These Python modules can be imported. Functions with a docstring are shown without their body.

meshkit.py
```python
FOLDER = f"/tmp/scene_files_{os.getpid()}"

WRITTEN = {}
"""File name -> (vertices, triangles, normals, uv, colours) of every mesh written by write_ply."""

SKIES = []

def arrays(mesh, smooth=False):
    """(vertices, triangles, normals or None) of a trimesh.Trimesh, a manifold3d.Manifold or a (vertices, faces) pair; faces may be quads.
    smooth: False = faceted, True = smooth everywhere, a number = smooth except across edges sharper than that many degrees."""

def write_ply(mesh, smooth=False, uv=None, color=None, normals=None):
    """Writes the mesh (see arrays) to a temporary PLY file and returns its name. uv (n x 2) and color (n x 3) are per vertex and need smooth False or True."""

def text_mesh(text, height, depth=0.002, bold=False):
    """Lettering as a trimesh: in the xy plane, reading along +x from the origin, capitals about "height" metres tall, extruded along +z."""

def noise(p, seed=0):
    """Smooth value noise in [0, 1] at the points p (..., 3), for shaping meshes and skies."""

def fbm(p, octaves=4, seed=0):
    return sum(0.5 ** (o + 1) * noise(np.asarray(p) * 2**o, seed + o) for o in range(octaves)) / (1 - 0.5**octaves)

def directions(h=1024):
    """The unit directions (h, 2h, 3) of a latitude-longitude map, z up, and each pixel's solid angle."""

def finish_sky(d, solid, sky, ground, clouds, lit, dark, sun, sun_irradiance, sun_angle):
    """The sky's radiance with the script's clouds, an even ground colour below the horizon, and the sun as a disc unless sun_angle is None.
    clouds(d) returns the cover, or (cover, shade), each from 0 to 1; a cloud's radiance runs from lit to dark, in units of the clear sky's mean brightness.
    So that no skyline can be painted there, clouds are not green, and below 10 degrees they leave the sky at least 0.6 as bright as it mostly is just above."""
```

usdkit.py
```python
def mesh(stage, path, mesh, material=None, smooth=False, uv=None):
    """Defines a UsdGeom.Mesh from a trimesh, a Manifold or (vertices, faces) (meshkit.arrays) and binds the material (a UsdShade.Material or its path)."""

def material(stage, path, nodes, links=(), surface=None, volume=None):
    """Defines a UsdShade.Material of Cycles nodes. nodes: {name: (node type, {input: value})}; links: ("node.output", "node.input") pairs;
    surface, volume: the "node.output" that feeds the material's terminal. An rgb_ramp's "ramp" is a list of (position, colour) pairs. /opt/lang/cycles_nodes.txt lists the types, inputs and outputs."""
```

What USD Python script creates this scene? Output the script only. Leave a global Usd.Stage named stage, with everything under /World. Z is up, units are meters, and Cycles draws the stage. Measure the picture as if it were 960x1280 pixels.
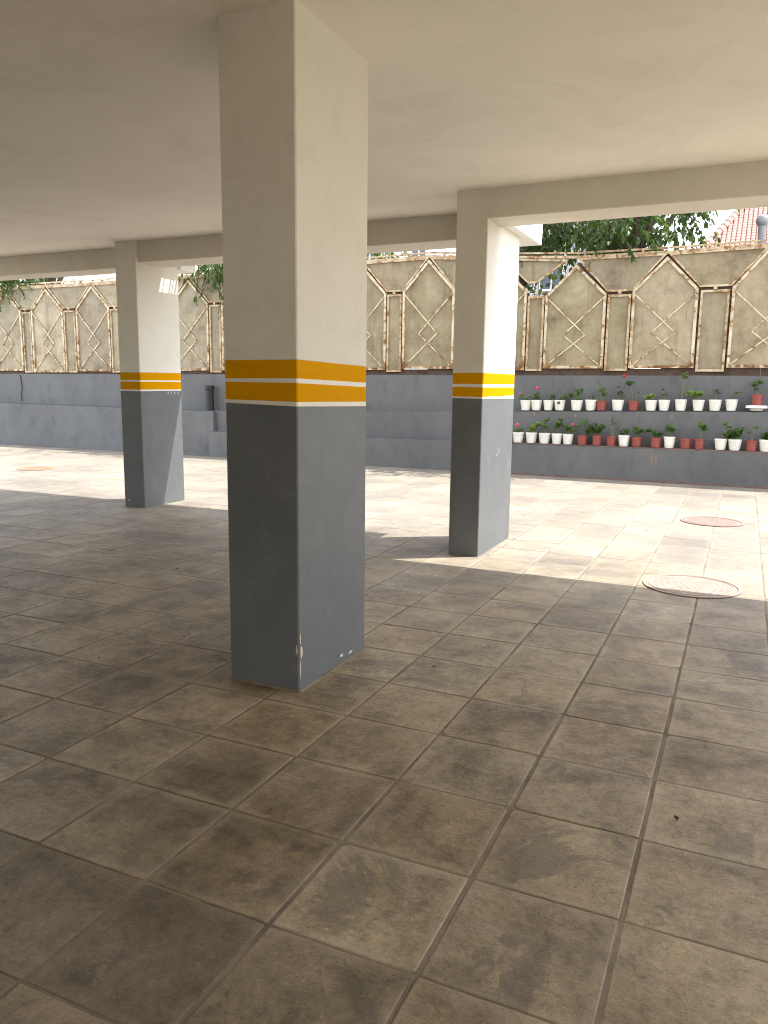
import math, random
import numpy as np, trimesh, usdkit
from meshkit import fbm
from shapely.geometry import Polygon, LineString
from pxr import Usd, UsdGeom, UsdLux, UsdShade, Gf, Sdf, Vt

random.seed(7)
rng = np.random.default_rng(7)
stage = Usd.Stage.CreateInMemory()
UsdGeom.SetStageUpAxis(stage, UsdGeom.Tokens.z)
UsdGeom.SetStageMetersPerUnit(stage, 1.0)
UsdGeom.Xform.Define(stage, '/World')
UsdGeom.Scope.Define(stage, '/World/Looks')

# ------------------------------------------------------------------ camera
PITCH, ROLL, YAW, EYE, FPX = 0.159794, 0.011626, -0.43015, 1.6656, 970.03
EXPOSURE = 2.36
SUN_AZ, SUN_EL = math.radians(34.0), math.radians(62.5)      # direction towards the sun, from +x
SUN, SKY = 0.50, 0.15


def rz(v, a):
    c, s = math.cos(a), math.sin(a)
    return np.array([c * v[0] - s * v[1], s * v[0] + c * v[1], v[2]])


fw = np.array([0, math.cos(PITCH), -math.sin(PITCH)])
ri = np.array([1.0, 0, 0])
up = np.cross(ri, fw)
ri, up = math.cos(ROLL) * ri + math.sin(ROLL) * up, -math.sin(ROLL) * ri + math.cos(ROLL) * up
fw, ri, up = (rz(v, -YAW) for v in (fw, ri, up))
EYEP = np.array([0, 0, EYE])
cam = UsdGeom.Camera.Define(stage, '/World/camera')
cam.CreateHorizontalApertureAttr(36.0)
cam.CreateVerticalApertureAttr(48.0)
cam.CreateFocalLengthAttr(FPX / 960 * 36.0)
cam.CreateClippingRangeAttr(Gf.Vec2f(0.05, 2000))
cam.CreateExposureAttr(EXPOSURE)
cam.AddTransformOp().Set(Gf.Matrix4d(*ri, 0, *up, 0, *(-fw), 0, *EYEP, 1))

# ------------------------------------------------------------------ sky and sun
sd = np.array([math.cos(SUN_EL) * math.cos(SUN_AZ), math.cos(SUN_EL) * math.sin(SUN_AZ), math.sin(SUN_EL)])
sky_m = usdkit.material(stage, '/World/Looks/sky', {
    's': ('sky_texture', dict(sky_type='single_scattering', sun_disc=False, sun_elevation=SUN_EL, sun_rotation=math.atan2(sd[0], sd[1]))),
    'h': ('hsv', dict(saturation=0.40)),
    'b': ('background_shader', dict(strength=SKY))}, [('s.color', 'h.color'), ('h.color', 'b.color')], surface='b.background')
dome = UsdLux.DomeLight.Define(stage, '/World/sky')
UsdShade.MaterialBindingAPI.Apply(dome.GetPrim()).Bind(sky_m)
dome.GetPrim().SetCustomDataByKey('kind', 'structure')
sun = UsdLux.DistantLight.Define(stage, '/World/sun')
sun.CreateNormalizeAttr(True)
sun.CreateIntensityAttr(SUN)
sun.CreateAngleAttr(0.5)
sun.CreateColorAttr(Gf.Vec3f(1.0, 0.972, 0.93))
zx = np.cross([0, 0, 1.0], sd); zx /= np.linalg.norm(zx)
sun.AddTransformOp().Set(Gf.Matrix4d(*zx, 0, *np.cross(sd, zx), 0, *sd, 0, 0, 0, 30, 1))

# ------------------------------------------------------------------ helpers
used = set()


def path_for(parent, name):
    base = parent + '/' + name
    p, k = base, 0
    while p in used:
        k += 1
        p = f'{base}_{k:03d}'
    used.add(p)
    return p


def pstr(parent):
    return '/World' if parent is None else (parent if isinstance(parent, str) else str(parent.GetPath()))


def tag(o, label=None, cat=None, group=None, kind=None):
    for k, v in (('label', label), ('category', cat), ('group', group), ('kind', kind)):
        if v:
            o.SetCustomDataByKey(k, v)
    return o


def obj(name, mesh, mat, parent=None, smooth=False, tint=None, **kw):
    p = path_for(pstr(parent), name)
    m = usdkit.mesh(stage, p, mesh, mat, smooth=smooth)
    if tint is not None:
        n = len(m.GetPointsAttr().Get())
        t = np.broadcast_to(np.asarray(tint, np.float32), (n, 3))
        UsdGeom.PrimvarsAPI(m).CreatePrimvar('tint', Sdf.ValueTypeNames.Color3fArray, 'vertex').Set(Vt.Vec3fArray.FromNumpy(np.ascontiguousarray(t)))
    return tag(m.GetPrim(), **kw)


def thing(name, label=None, cat=None, loc=(0, 0, 0), group=None, kind=None):
    p = path_for('/World', name)
    x = UsdGeom.Xform.Define(stage, p)
    x.AddTranslateOp().Set(Gf.Vec3d(*map(float, loc)))
    return tag(x.GetPrim(), label, cat, group, kind)


def box(x0, x1, y0, y1, z0, z1):
    b = trimesh.creation.box([x1 - x0, y1 - y0, z1 - z0])
    b.apply_translation([(x0 + x1) / 2, (y0 + y1) / 2, (z0 + z1) / 2])
    return b


def bev(x0, x1, y0, y1, z0, z1, r=0.006):
    """A box with chamfered edges."""
    v = []
    for sx, sy, sz in np.ndindex(2, 2, 2):
        c = np.array([(x0, x1)[sx], (y0, y1)[sy], (z0, z1)[sz]], float)
        d = np.array([(1, -1)[sx], (1, -1)[sy], (1, -1)[sz]]) * r
        for k in range(3):
            e = d.copy(); e[k] = 0
            v.append(c + e)
    return trimesh.convex.convex_hull(np.array(v))


def cat_(ms):
    return trimesh.util.concatenate(ms)


def bar(p, q, w, d, n=(0, 1, 0)):
    """A flat bar from p to q, w wide across, d deep along n (centred)."""
    p, q, n = np.array(p, float), np.array(q, float), np.array(n, float)
    t = (q - p) / np.linalg.norm(q - p)
    s = np.cross(t, n); s /= np.linalg.norm(s)
    v = [e + s * a * w / 2 + n * b * d / 2 for e in (p, q) for a, b in ((-1, -1), (1, -1), (1, 1), (-1, 1))]
    return trimesh.convex.convex_hull(np.array(v))


def tube(points, radii, sides=6):
    p = np.asarray(points, float)
    r = np.broadcast_to(np.asarray(radii, float), (len(p),))
    t = np.gradient(p, axis=0)
    t /= np.linalg.norm(t, axis=1, keepdims=True) + 1e-12
    a = np.cross(t, np.where(np.abs(t[:, 2:]) < 0.9, [0, 0, 1.0], [1.0, 0, 0]))
    a /= np.linalg.norm(a, axis=1, keepdims=True) + 1e-12
    b = np.cross(t, a)
    ang = np.arange(sides) * 2 * np.pi / sides
    v = p[:, None] + r[:, None, None] * (np.cos(ang)[None, :, None] * a[:, None] + np.sin(ang)[None, :, None] * b[:, None])
    v = v.reshape(-1, 3)
    n = len(p)
    f = []
    for i in range(n - 1):
        for j in range(sides):
            k = (j + 1) % sides
            f += [[i * sides + j, i * sides + k, (i + 1) * sides + k], [i * sides + j, (i + 1) * sides + k, (i + 1) * sides + j]]
    for j in range(1, sides - 1):
        f += [[0, j + 1, j], [(n - 1) * sides, (n - 1) * sides + j, (n - 1) * sides + j + 1]]
    return trimesh.Trimesh(v, f, process=False)


def lathe(profile, sides=20):
    return trimesh.creation.revolve(np.array(profile, float), sections=sides)


def M(name, nodes, links, surface='p.BSDF'):
    return usdkit.material(stage, '/World/Looks/' + name, nodes, links, surface=surface)


def paint(name, col, rough=0.6, var=0.10, scale=1.2, bump=0.15, fine=60.0, spec=0.4, dirt=None, dirt_amt=0.35, stretch=(1, 1, 1), thr=(0.56, 0.78)):
    """Painted plaster or metal: soft mottling, a fine bump, and dirt blotches."""
    d = dirt if dirt is not None else tuple(c * 0.5 for c in col)
    nodes = {
        'g': ('geometry', {}),
        'mp': ('mapping', dict(scale=stretch)),
        'n1': ('noise_texture', dict(scale=scale, detail=6.0, roughness=0.65)),
        'r1': ('rgb_ramp', dict(ramp=[(0.25, tuple(c * (1 - var) for c in col)), (0.75, tuple(min(1, c * (1 + var)) for c in col))])),
        'n2': ('noise_texture', dict(scale=scale * 3.1, detail=8.0, roughness=0.7, distortion=0.6)),
        'r2': ('rgb_ramp', dict(ramp=[(thr[0], (0, 0, 0)), (thr[1], (dirt_amt,) * 3)])),
        'mx': ('mix', dict(color2=d)),
        'n3': ('noise_texture', dict(scale=fine, detail=4.0, roughness=0.6)),
        'b': ('bump', dict(strength=bump, distance=0.01)),
        'p': ('principled_bsdf', dict(roughness=rough, specular_ior_level=spec))}
    links = [('g.position', 'mp.vector'), ('mp.vector', 'n1.vector'), ('mp.vector', 'n2.vector'), ('g.position', 'n3.vector'), ('n1.fac', 'r1.fac'), ('n2.fac', 'r2.fac'),
             ('r1.color', 'mx.color1'), ('r2.color', 'mx.fac'), ('mx.color', 'p.base_color'), ('n3.fac', 'b.height'), ('b.normal', 'p.normal')]
    return M(name, nodes, links)


# ------------------------------------------------------------------ materials
cream = paint('cream_plaster', (0.66, 0.625, 0.54), rough=0.7, var=0.06, scale=0.9, bump=0.25, fine=60, spec=0.25, dirt=(0.48, 0.43, 0.345), dirt_amt=0.35, thr=(0.52, 0.74))
ceil_m = paint('ceiling_plaster', (0.85, 0.81, 0.735), rough=0.8, var=0.06, scale=0.5, bump=0.10, fine=30, spec=0.15, dirt=(0.60, 0.55, 0.48), dirt_amt=0.30, thr=(0.50, 0.72))
grey = paint('grey_paint', (0.116, 0.121, 0.122), rough=0.5, var=0.13, scale=1.7, bump=0.28, fine=70, spec=0.4, dirt=(0.165, 0.165, 0.158), dirt_amt=0.55, thr=(0.51, 0.70))
wallgrey = paint('wall_grey_paint', (0.098, 0.097, 0.095), rough=0.75, var=0.16, scale=1.3, bump=0.25, fine=40, spec=0.2, dirt=(0.055, 0.052, 0.05), dirt_amt=0.42, stretch=(1, 1, 0.6), thr=(0.52, 0.68))
yellow = paint('yellow_paint', (0.58, 0.265, 0.0), rough=0.65, var=0.05, scale=2.0, bump=0.10, fine=40, spec=0.02)
stripew = paint('stripe_cream_paint', (0.68, 0.63, 0.54), rough=0.6, var=0.05, scale=3.0, spec=0.3)
chipm = paint('bare_plaster', (0.62, 0.55, 0.36), rough=0.9, var=0.2, scale=30, spec=0.1)
capm = paint('ledge_red_dust', (0.13, 0.085, 0.075), rough=0.85, var=0.4, scale=4, spec=0.1, dirt=(0.16, 0.16, 0.17), dirt_amt=0.9)
whitem = paint('white_render', (0.78, 0.77, 0.74), rough=0.8, var=0.05, scale=0.7, spec=0.2)
palechip = paint('pale_grey_scuff', (0.26, 0.27, 0.27), rough=0.8, var=0.3, scale=20, spec=0.1)
soilm = paint('soil', (0.05, 0.035, 0.025), rough=0.95, var=0.4, scale=40, spec=0.1)
pot_w = paint('white_plastic', (0.66, 0.63, 0.57), rough=0.45, var=0.10, scale=9, spec=0.4, dirt=(0.42, 0.36, 0.28), dirt_amt=0.5)
pot_r = paint('red_plastic', (0.205, 0.045, 0.034), rough=0.5, var=0.18, scale=9, spec=0.4, dirt=(0.24, 0.10, 0.075), dirt_amt=0.5)
blackm = paint('black_plastic', (0.010, 0.010, 0.011), rough=0.5, var=0.3, scale=8, spec=0.4)
darksteel = paint('dark_rusty_steel', (0.075, 0.05, 0.036), rough=0.85, var=0.5, scale=6, spec=0.2, dirt=(0.13, 0.055, 0.03), dirt_amt=0.8)
galv = paint('galvanised_metal', (0.20, 0.20, 0.20), rough=0.5, var=0.15, scale=4, spec=0.5)
bark = paint('bark', (0.10, 0.075, 0.055), rough=0.95, var=0.35, scale=9, bump=0.8, fine=22, spec=0.1, stretch=(1, 1, 0.3))
stemm = paint('green_stem', (0.13, 0.14, 0.06), rough=0.7, var=0.2, scale=12)
winm = paint('window_glass_dark', (0.05, 0.06, 0.075), rough=0.1, var=0.1, scale=1, spec=0.6)
garden_m = paint('garden_soil', (0.12, 0.105, 0.075), rough=0.95, var=0.35, scale=0.8, bump=0.5, fine=12, spec=0.1, dirt=(0.06, 0.08, 0.03), dirt_amt=0.7)
lilac = paint('pale_mauve_render', (0.42, 0.38, 0.38), rough=0.8, var=0.08, scale=0.6, spec=0.2)
rooftile = paint('terracotta_tile', (0.47, 0.265, 0.21), rough=0.8, var=0.22, scale=3.0, bump=0.2, fine=25, spec=0.2, dirt=(0.50, 0.32, 0.26), dirt_amt=0.6)
rustiron = paint('rusty_iron', (0.31, 0.245, 0.20), rough=0.75, var=0.2, scale=9, bump=0.4, fine=60, spec=0.3, dirt=(0.36, 0.30, 0.25), dirt_amt=0.7)
rustred = paint('red_rusty_iron', (0.25, 0.175, 0.15), rough=0.75, var=0.2, scale=9, bump=0.4, fine=60, spec=0.2, dirt=(0.34, 0.28, 0.23), dirt_amt=0.7)
rustorange = paint('orange_rusty_iron', (0.27, 0.195, 0.13), rough=0.75, var=0.2, scale=9, bump=0.4, fine=60, spec=0.2, dirt=(0.33, 0.26, 0.18), dirt_amt=0.7)
pink = paint('pink_petal', (0.62, 0.10, 0.22), rough=0.6, var=0.2, scale=30)
redp = paint('red_petal', (0.60, 0.012, 0.03), rough=0.6, var=0.2, scale=30)


def leaf_mat(name, a, b, trans=0.4, scale=9.0):
    nodes = {'g': ('geometry', {}), 'r': ('rgb_ramp', dict(ramp=[(0.0, a), (1.0, b)])),
             'n': ('noise_texture', dict(scale=scale, detail=2.0)), 'ad': ('math', dict(math_type='multiply_add', value2=0.6, value3=-0.05)), 'ad2': ('math', dict(math_type='multiply_add', value2=0.5)),
             'p': ('principled_bsdf', dict(roughness=0.45, specular_ior_level=0.35)),
             'hs': ('hsv', dict(hue=0.48, saturation=1.1, value=1.9)),
             't': ('translucent_bsdf', {}), 'm': ('mix_closure', dict(fac=trans))}
    links = [('g.random_per_island', 'ad.value1'), ('g.position', 'n.vector'), ('n.fac', 'ad2.value1'), ('ad.value', 'ad2.value3'), ('ad2.value', 'r.fac'), ('r.color', 'p.base_color'), ('r.color', 'hs.color'), ('hs.color', 't.color'),
             ('p.BSDF', 'm.closure1'), ('t.BSDF', 'm.closure2')]
    return M(name, nodes, links, 'm.closure')


leaf_dark = leaf_mat('dark_green_leaf', (0.028, 0.06, 0.015), (0.12, 0.18, 0.04), 0.35)
leaf_mid = leaf_mat('mid_green_leaf', (0.03, 0.07, 0.012), (0.10, 0.17, 0.03), 0.45)
leaf_light = leaf_mat('light_green_leaf', (0.07, 0.12, 0.02), (0.22, 0.27, 0.06), 0.45)
leaf_pot = leaf_mat('geranium_leaf', (0.055, 0.105, 0.026), (0.18, 0.26, 0.07), 0.4, 14.0)
leaf_pale = leaf_mat('pale_geranium_leaf', (0.10, 0.17, 0.03), (0.30, 0.36, 0.11), 0.4, 14.0)
leaf_dry = leaf_mat('dusty_leaf', (0.06, 0.07, 0.035), (0.14, 0.13, 0.07), 0.3, 14.0)

# floor tile: stained concrete, paler towards the edges of each tile, darker blotches, streaks
TX0, TY0, TS = 0.268, 0.351, 0.5
JX, JY = 0.0155, 0.011                                          # joint widths
tile_m = M('concrete_tile', {
    'g': ('geometry', {}), 'tint': ('attribute', dict(attribute='tint')),
    'sx': ('separate_xyz', {}),
    'ax': ('math', dict(math_type='multiply_add', value2=1 / TS, value3=-TX0 / TS)), 'fx': ('math', dict(math_type='fraction')), 'px': ('math', dict(math_type='pingpong', value2=0.5)),
    'ay': ('math', dict(math_type='multiply_add', value2=1 / TS, value3=-TY0 / TS)), 'fy': ('math', dict(math_type='fraction')), 'py': ('math', dict(math_type='pingpong', value2=0.5)),
    'ed': ('math', dict(math_type='minimum')),
    'ne': ('noise_texture', dict(scale=4.0, detail=7.0, roughness=0.75)),
    'na': ('math', dict(math_type='multiply_add', value2=0.55, value3=-0.27)), 'ed2': ('math', dict(math_type='add')),
    'dw': ('map_range', dict(from_min=4.0, from_max=9.0, to_min=0.0, to_max=0.62, clamp=True)), 'mw': ('mix', dict(color2=(0.218, 0.203, 0.183))),  # tiles washed cleaner outdoors, their colour also toned for the sunlit area
    'er': ('rgb_ramp', dict(ramp=[(0.0, (1, 1, 1)), (0.11, (0, 0, 0))])),
    # large stains that run over several tiles
    'n1': ('noise_texture', dict(scale=0.62, detail=7.0, roughness=0.68, distortion=0.3)),
    'r1': ('rgb_ramp', dict(ramp=[(0.33, (0.115, 0.080, 0.040)), (0.43, (0.20, 0.147, 0.082)), (0.52, (0.305, 0.234, 0.142)), (0.68, (0.39, 0.31, 0.20))])),
    # blotches of each tile by itself
    'tv': ('vector_math', dict(math_type='multiply_add', vector2=(19.0, 17.0, 5.0))),
    'n2': ('noise_texture', dict(scale=2.7, detail=12.0, roughness=0.80, distortion=0.15)),
    'r2': ('rgb_ramp', dict(ramp=[(0.37, (0.34, 0.34, 0.335)), (0.455, (0.72, 0.715, 0.70)), (0.54, (1, 1, 1)), (0.68, (1.22, 1.17, 1.06))])),
    'm2': ('mix', dict(mix_type='multiply', fac=0.78)),
    # oil drips, pits and pale grit
    'vo': ('voronoi_texture', dict(scale=1.7, randomness=1.0, detail=2.0, roughness=0.6)), 'rv': ('rgb_ramp', dict(ramp=[(0.06, (0.75, 0.75, 0.75)), (0.105, (0, 0, 0))])), 'mv': ('mix', dict(color2=(0.055, 0.042, 0.03))),
    'n7': ('noise_texture', dict(scale=120.0, detail=3.0, roughness=0.6)), 'r7': ('rgb_ramp', dict(ramp=[(0.30, (0.45, 0.43, 0.40)), (0.40, (1, 1, 1)), (0.62, (1, 1, 1)), (0.70, (1.6, 1.58, 1.5))])), 'm7': ('mix', dict(mix_type='multiply', fac=0.8)),
    # grain
    'n4': ('noise_texture', dict(scale=26.0, detail=9.0, roughness=0.85)),
    'r4': ('rgb_ramp', dict(ramp=[(0.34, (0.52, 0.50, 0.47)), (0.48, (0.95, 0.95, 0.95)), (0.66, (1.42, 1.40, 1.34))])),
    'm4': ('mix', dict(mix_type='multiply', fac=0.75)),
    # dark spills with an outline of their own
    'n5': ('noise_texture', dict(scale=1.55, detail=9.0, roughness=0.72, distortion=0.8)),
    'r5': ('rgb_ramp', dict(ramp=[(0.553, (0, 0, 0)), (0.575, (0.5, 0.5, 0.5)), (0.70, (0.75, 0.75, 0.75))])),
    'm5': ('mix', dict(color2=(0.115, 0.095, 0.070))),
    # long scuffs across the bay
    'mps': ('mapping', dict(scale=(0.55, 7.0, 1.0))), 'n6': ('noise_texture', dict(scale=1.4, detail=8.0, roughness=0.75, distortion=0.2)),
    'r6': ('rgb_ramp', dict(ramp=[(0.55, (0, 0, 0)), (0.70, (0.45, 0.45, 0.45))])), 'm6': ('mix', dict(color2=(0.14, 0.125, 0.105))),
    'em': ('mix', dict(color2=(0.40, 0.325, 0.22))), 'ef': ('math', dict(math_type='multiply', value2=0.42)),
    'mt': ('mix', dict(mix_type='multiply', fac=1.0)),
    'nb': ('noise_texture', dict(scale=60.0, detail=6.0, roughness=0.7)), 'nb2': ('math', dict(math_type='multiply_add', value2=1.5)),
    'b': ('bump', dict(strength=0.4, distance=0.008)),
    'rr': ('map_range', dict(from_min=0.3, from_max=0.7, to_min=0.66, to_max=0.42)),
    'p': ('principled_bsdf', dict(specular_ior_level=0.38)),
}, [('g.position', 'sx.vector'), ('sx.x', 'ax.value1'), ('ax.value', 'fx.value1'), ('fx.value', 'px.value1'), ('sx.y', 'ay.value1'), ('ay.value', 'fy.value1'), ('fy.value', 'py.value1'),
    ('px.value', 'ed.value1'), ('py.value', 'ed.value2'), ('g.position', 'ne.vector'), ('ne.fac', 'na.value1'), ('na.value', 'ed2.value1'), ('ed.value', 'ed2.value2'), ('ed2.value', 'er.fac'),
    ('g.position', 'n1.vector'), ('n1.fac', 'r1.fac'), ('tint.color', 'tv.vector1'), ('g.position', 'tv.vector3'), ('tv.vector', 'n2.vector'), ('n2.fac', 'r2.fac'), ('r1.color', 'm2.color1'), ('r2.color', 'm2.color2'),
    ('g.position', 'n4.vector'), ('n4.fac', 'r4.fac'), ('m2.color', 'm4.color1'), ('r4.color', 'm4.color2'),
    ('g.position', 'n5.vector'), ('n5.fac', 'r5.fac'), ('m4.color', 'm5.color1'), ('r5.color', 'm5.fac'),
    ('g.position', 'mps.vector'), ('mps.vector', 'n6.vector'), ('n6.fac', 'r6.fac'), ('m5.color', 'mv.color1'), ('g.position', 'vo.vector'), ('vo.distance', 'rv.fac'), ('rv.color', 'mv.fac'), ('mv.color', 'm7.color1'), ('g.position', 'n7.vector'), ('n7.fac', 'r7.fac'), ('r7.color', 'm7.color2'), ('m7.color', 'm6.color1'), ('r6.color', 'm6.fac'),
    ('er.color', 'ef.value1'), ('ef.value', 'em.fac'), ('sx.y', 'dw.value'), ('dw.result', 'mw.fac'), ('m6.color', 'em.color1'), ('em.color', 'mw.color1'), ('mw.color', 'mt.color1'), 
    ('tint.color', 'mt.color2'), ('mt.color', 'p.base_color'),
    ('g.position', 'nb.vector'), ('nb.fac', 'nb2.value1'), ('n4.fac', 'nb2.value3'), ('nb2.value', 'b.height'), ('b.normal', 'p.normal'), ('n2.fac', 'rr.value'), ('rr.result', 'p.roughness')])
joint_m = paint('joint_mortar', (0.205, 0.167, 0.12), rough=0.9, var=0.45, scale=3.0, bump=0.5, fine=70, spec=0.15, dirt=(0.10, 0.078, 0.055), dirt_amt=0.6)

yard_m = paint('yard_concrete', (0.33, 0.29, 0.23), rough=0.9, var=0.2, scale=1.5, bump=0.4, fine=30, spec=0.2)
# fence metal: cream paint flaking to rust; more rust low down
fence_m = M('flaking_cream_steel', {
    'g': ('geometry', {}), 'sx': ('separate_xyz', {}),
    'n': ('noise_texture', dict(scale=5.5, detail=9.0, roughness=0.75, distortion=0.8)),
    'h': ('map_range', dict(from_min=1.9, from_max=2.5, to_min=0.09, to_max=0.0, clamp=True)), 'a': ('math', dict(math_type='add')),
    'r': ('rgb_ramp', dict(ramp=[(0.42, (0.50, 0.435, 0.31)), (0.53, (0.40, 0.325, 0.205)), (0.585, (0.20, 0.095, 0.035)), (0.72, (0.085, 0.035, 0.016))])),
    'n3': ('noise_texture', dict(scale=70.0, detail=4.0)), 'b': ('bump', dict(strength=0.4, distance=0.006)),
    'p': ('principled_bsdf', dict(roughness=0.75, specular_ior_level=0.25))},
    [('g.position', 'sx.vector'), ('g.position', 'n.vector'), ('sx.z', 'h.value'), ('h.result', 'a.value1'), ('n.fac', 'a.value2'), ('a.value', 'r.fac'), ('r.color', 'p.base_color'), ('g.position', 'n3.vector'), ('n3.fac', 'b.height'), ('b.normal', 'p.normal')])
rust_m = M('rusty_steel', {
    'g': ('geometry', {}), 'n': ('noise_texture', dict(scale=7.5, detail=9.0, roughness=0.75, distortion=0.8)),
    'r': ('rgb_ramp', dict(ramp=[(0.40, (0.44, 0.37, 0.255)), (0.52, (0.33, 0.235, 0.135)), (0.60, (0.18, 0.08, 0.032)), (0.72, (0.07, 0.03, 0.016))])),
    'p': ('principled_bsdf', dict(roughness=0.8, specular_ior_level=0.2))},
    [('g.position', 'n.vector'), ('n.fac', 'r.fac'), ('r.color', 'p.base_color')])
# fence sheets: dirty translucent glazing with drips; a little can be seen through them
sheet_m = M('dirty_glazing', {
    'g': ('geometry', {}), 'tint': ('attribute', dict(attribute='tint')),
    'n1': ('noise_texture', dict(scale=2.2, detail=7.0, roughness=0.7)),
    'r1': ('rgb_ramp', dict(ramp=[(0.30, (0.20, 0.16, 0.108)), (0.46, (0.345, 0.288, 0.208)), (0.58, (0.40, 0.345, 0.258)), (0.72, (0.50, 0.445, 0.345))])),
    'mp': ('mapping', dict(scale=(7.0, 1.0, 0.8))), 'n2': ('noise_texture', dict(scale=1.0, detail=7.0, roughness=0.7)),
    'r2': ('rgb_ramp', dict(ramp=[(0.54, (0, 0, 0)), (0.72, (0.7, 0.7, 0.7))])), 'm2': ('mix', dict(color2=(0.24, 0.16, 0.10))),
    'n3': ('noise_texture', dict(scale=16.0, detail=3.0, roughness=0.6)), 'r3': ('rgb_ramp', dict(ramp=[(0.66, (0, 0, 0)), (0.74, (0.5, 0.5, 0.5))])), 'm3': ('mix', dict(color2=(0.52, 0.48, 0.37))),
    'mt': ('mix', dict(mix_type='multiply', fac=1.0)),
    'd': ('principled_bsdf', dict(roughness=0.35, specular_ior_level=0.4)), 't': ('translucent_bsdf', {}), 'mm': ('mix_closure', dict(fac=0.30)),
    'tr': ('transparent_bsdf', dict(color=(0.95, 0.92, 0.86))), 'm4': ('mix_closure', dict(fac=0.10))},
    [('g.position', 'n1.vector'), ('n1.fac', 'r1.fac'), ('g.position', 'mp.vector'), ('mp.vector', 'n2.vector'), ('n2.fac', 'r2.fac'), ('r1.color', 'm2.color1'), ('r2.color', 'm2.fac'),
     ('g.position', 'n3.vector'), ('n3.fac', 'r3.fac'), ('m2.color', 'm3.color1'), ('r3.color', 'm3.fac'), ('m3.color', 'mt.color1'), ('tint.color', 'mt.color2'),
     ('mt.color', 'd.base_color'), ('mt.color', 't.color'), ('d.BSDF', 'mm.closure1'), ('t.BSDF', 'mm.closure2'), ('mm.closure', 'm4.closure1'), ('tr.BSDF', 'm4.closure2')], 'm4.closure')

# ------------------------------------------------------------------ the ground and the tiled floor
obj('ground', box(-300, 300, -300, 15.7, -0.6, -0.05), yard_m, kind='structure')
gv = np.array([[x, y, 1.86 + (0 if y < 40 else 0.0)] for y in (15.72, 18, 24, 40, 120, 320) for x in np.linspace(-320, 320, 41)])
gf = [[j * 41 + i, j * 41 + i + 1, (j + 1) * 41 + i + 1, (j + 1) * 41 + i] for j in range(5) for i in range(40)]
obj('garden_ground', (gv, np.array(gf)), garden_m, kind='structure')

floor = thing('floor', 'square concrete paving tiles, shaded and stained in front, sunlit towards the wall', 'floor', kind='structure')
obj('mortar_bed', box(-27, 6, -8, 14.95, -0.045, -0.005), joint_m, floor)


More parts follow.
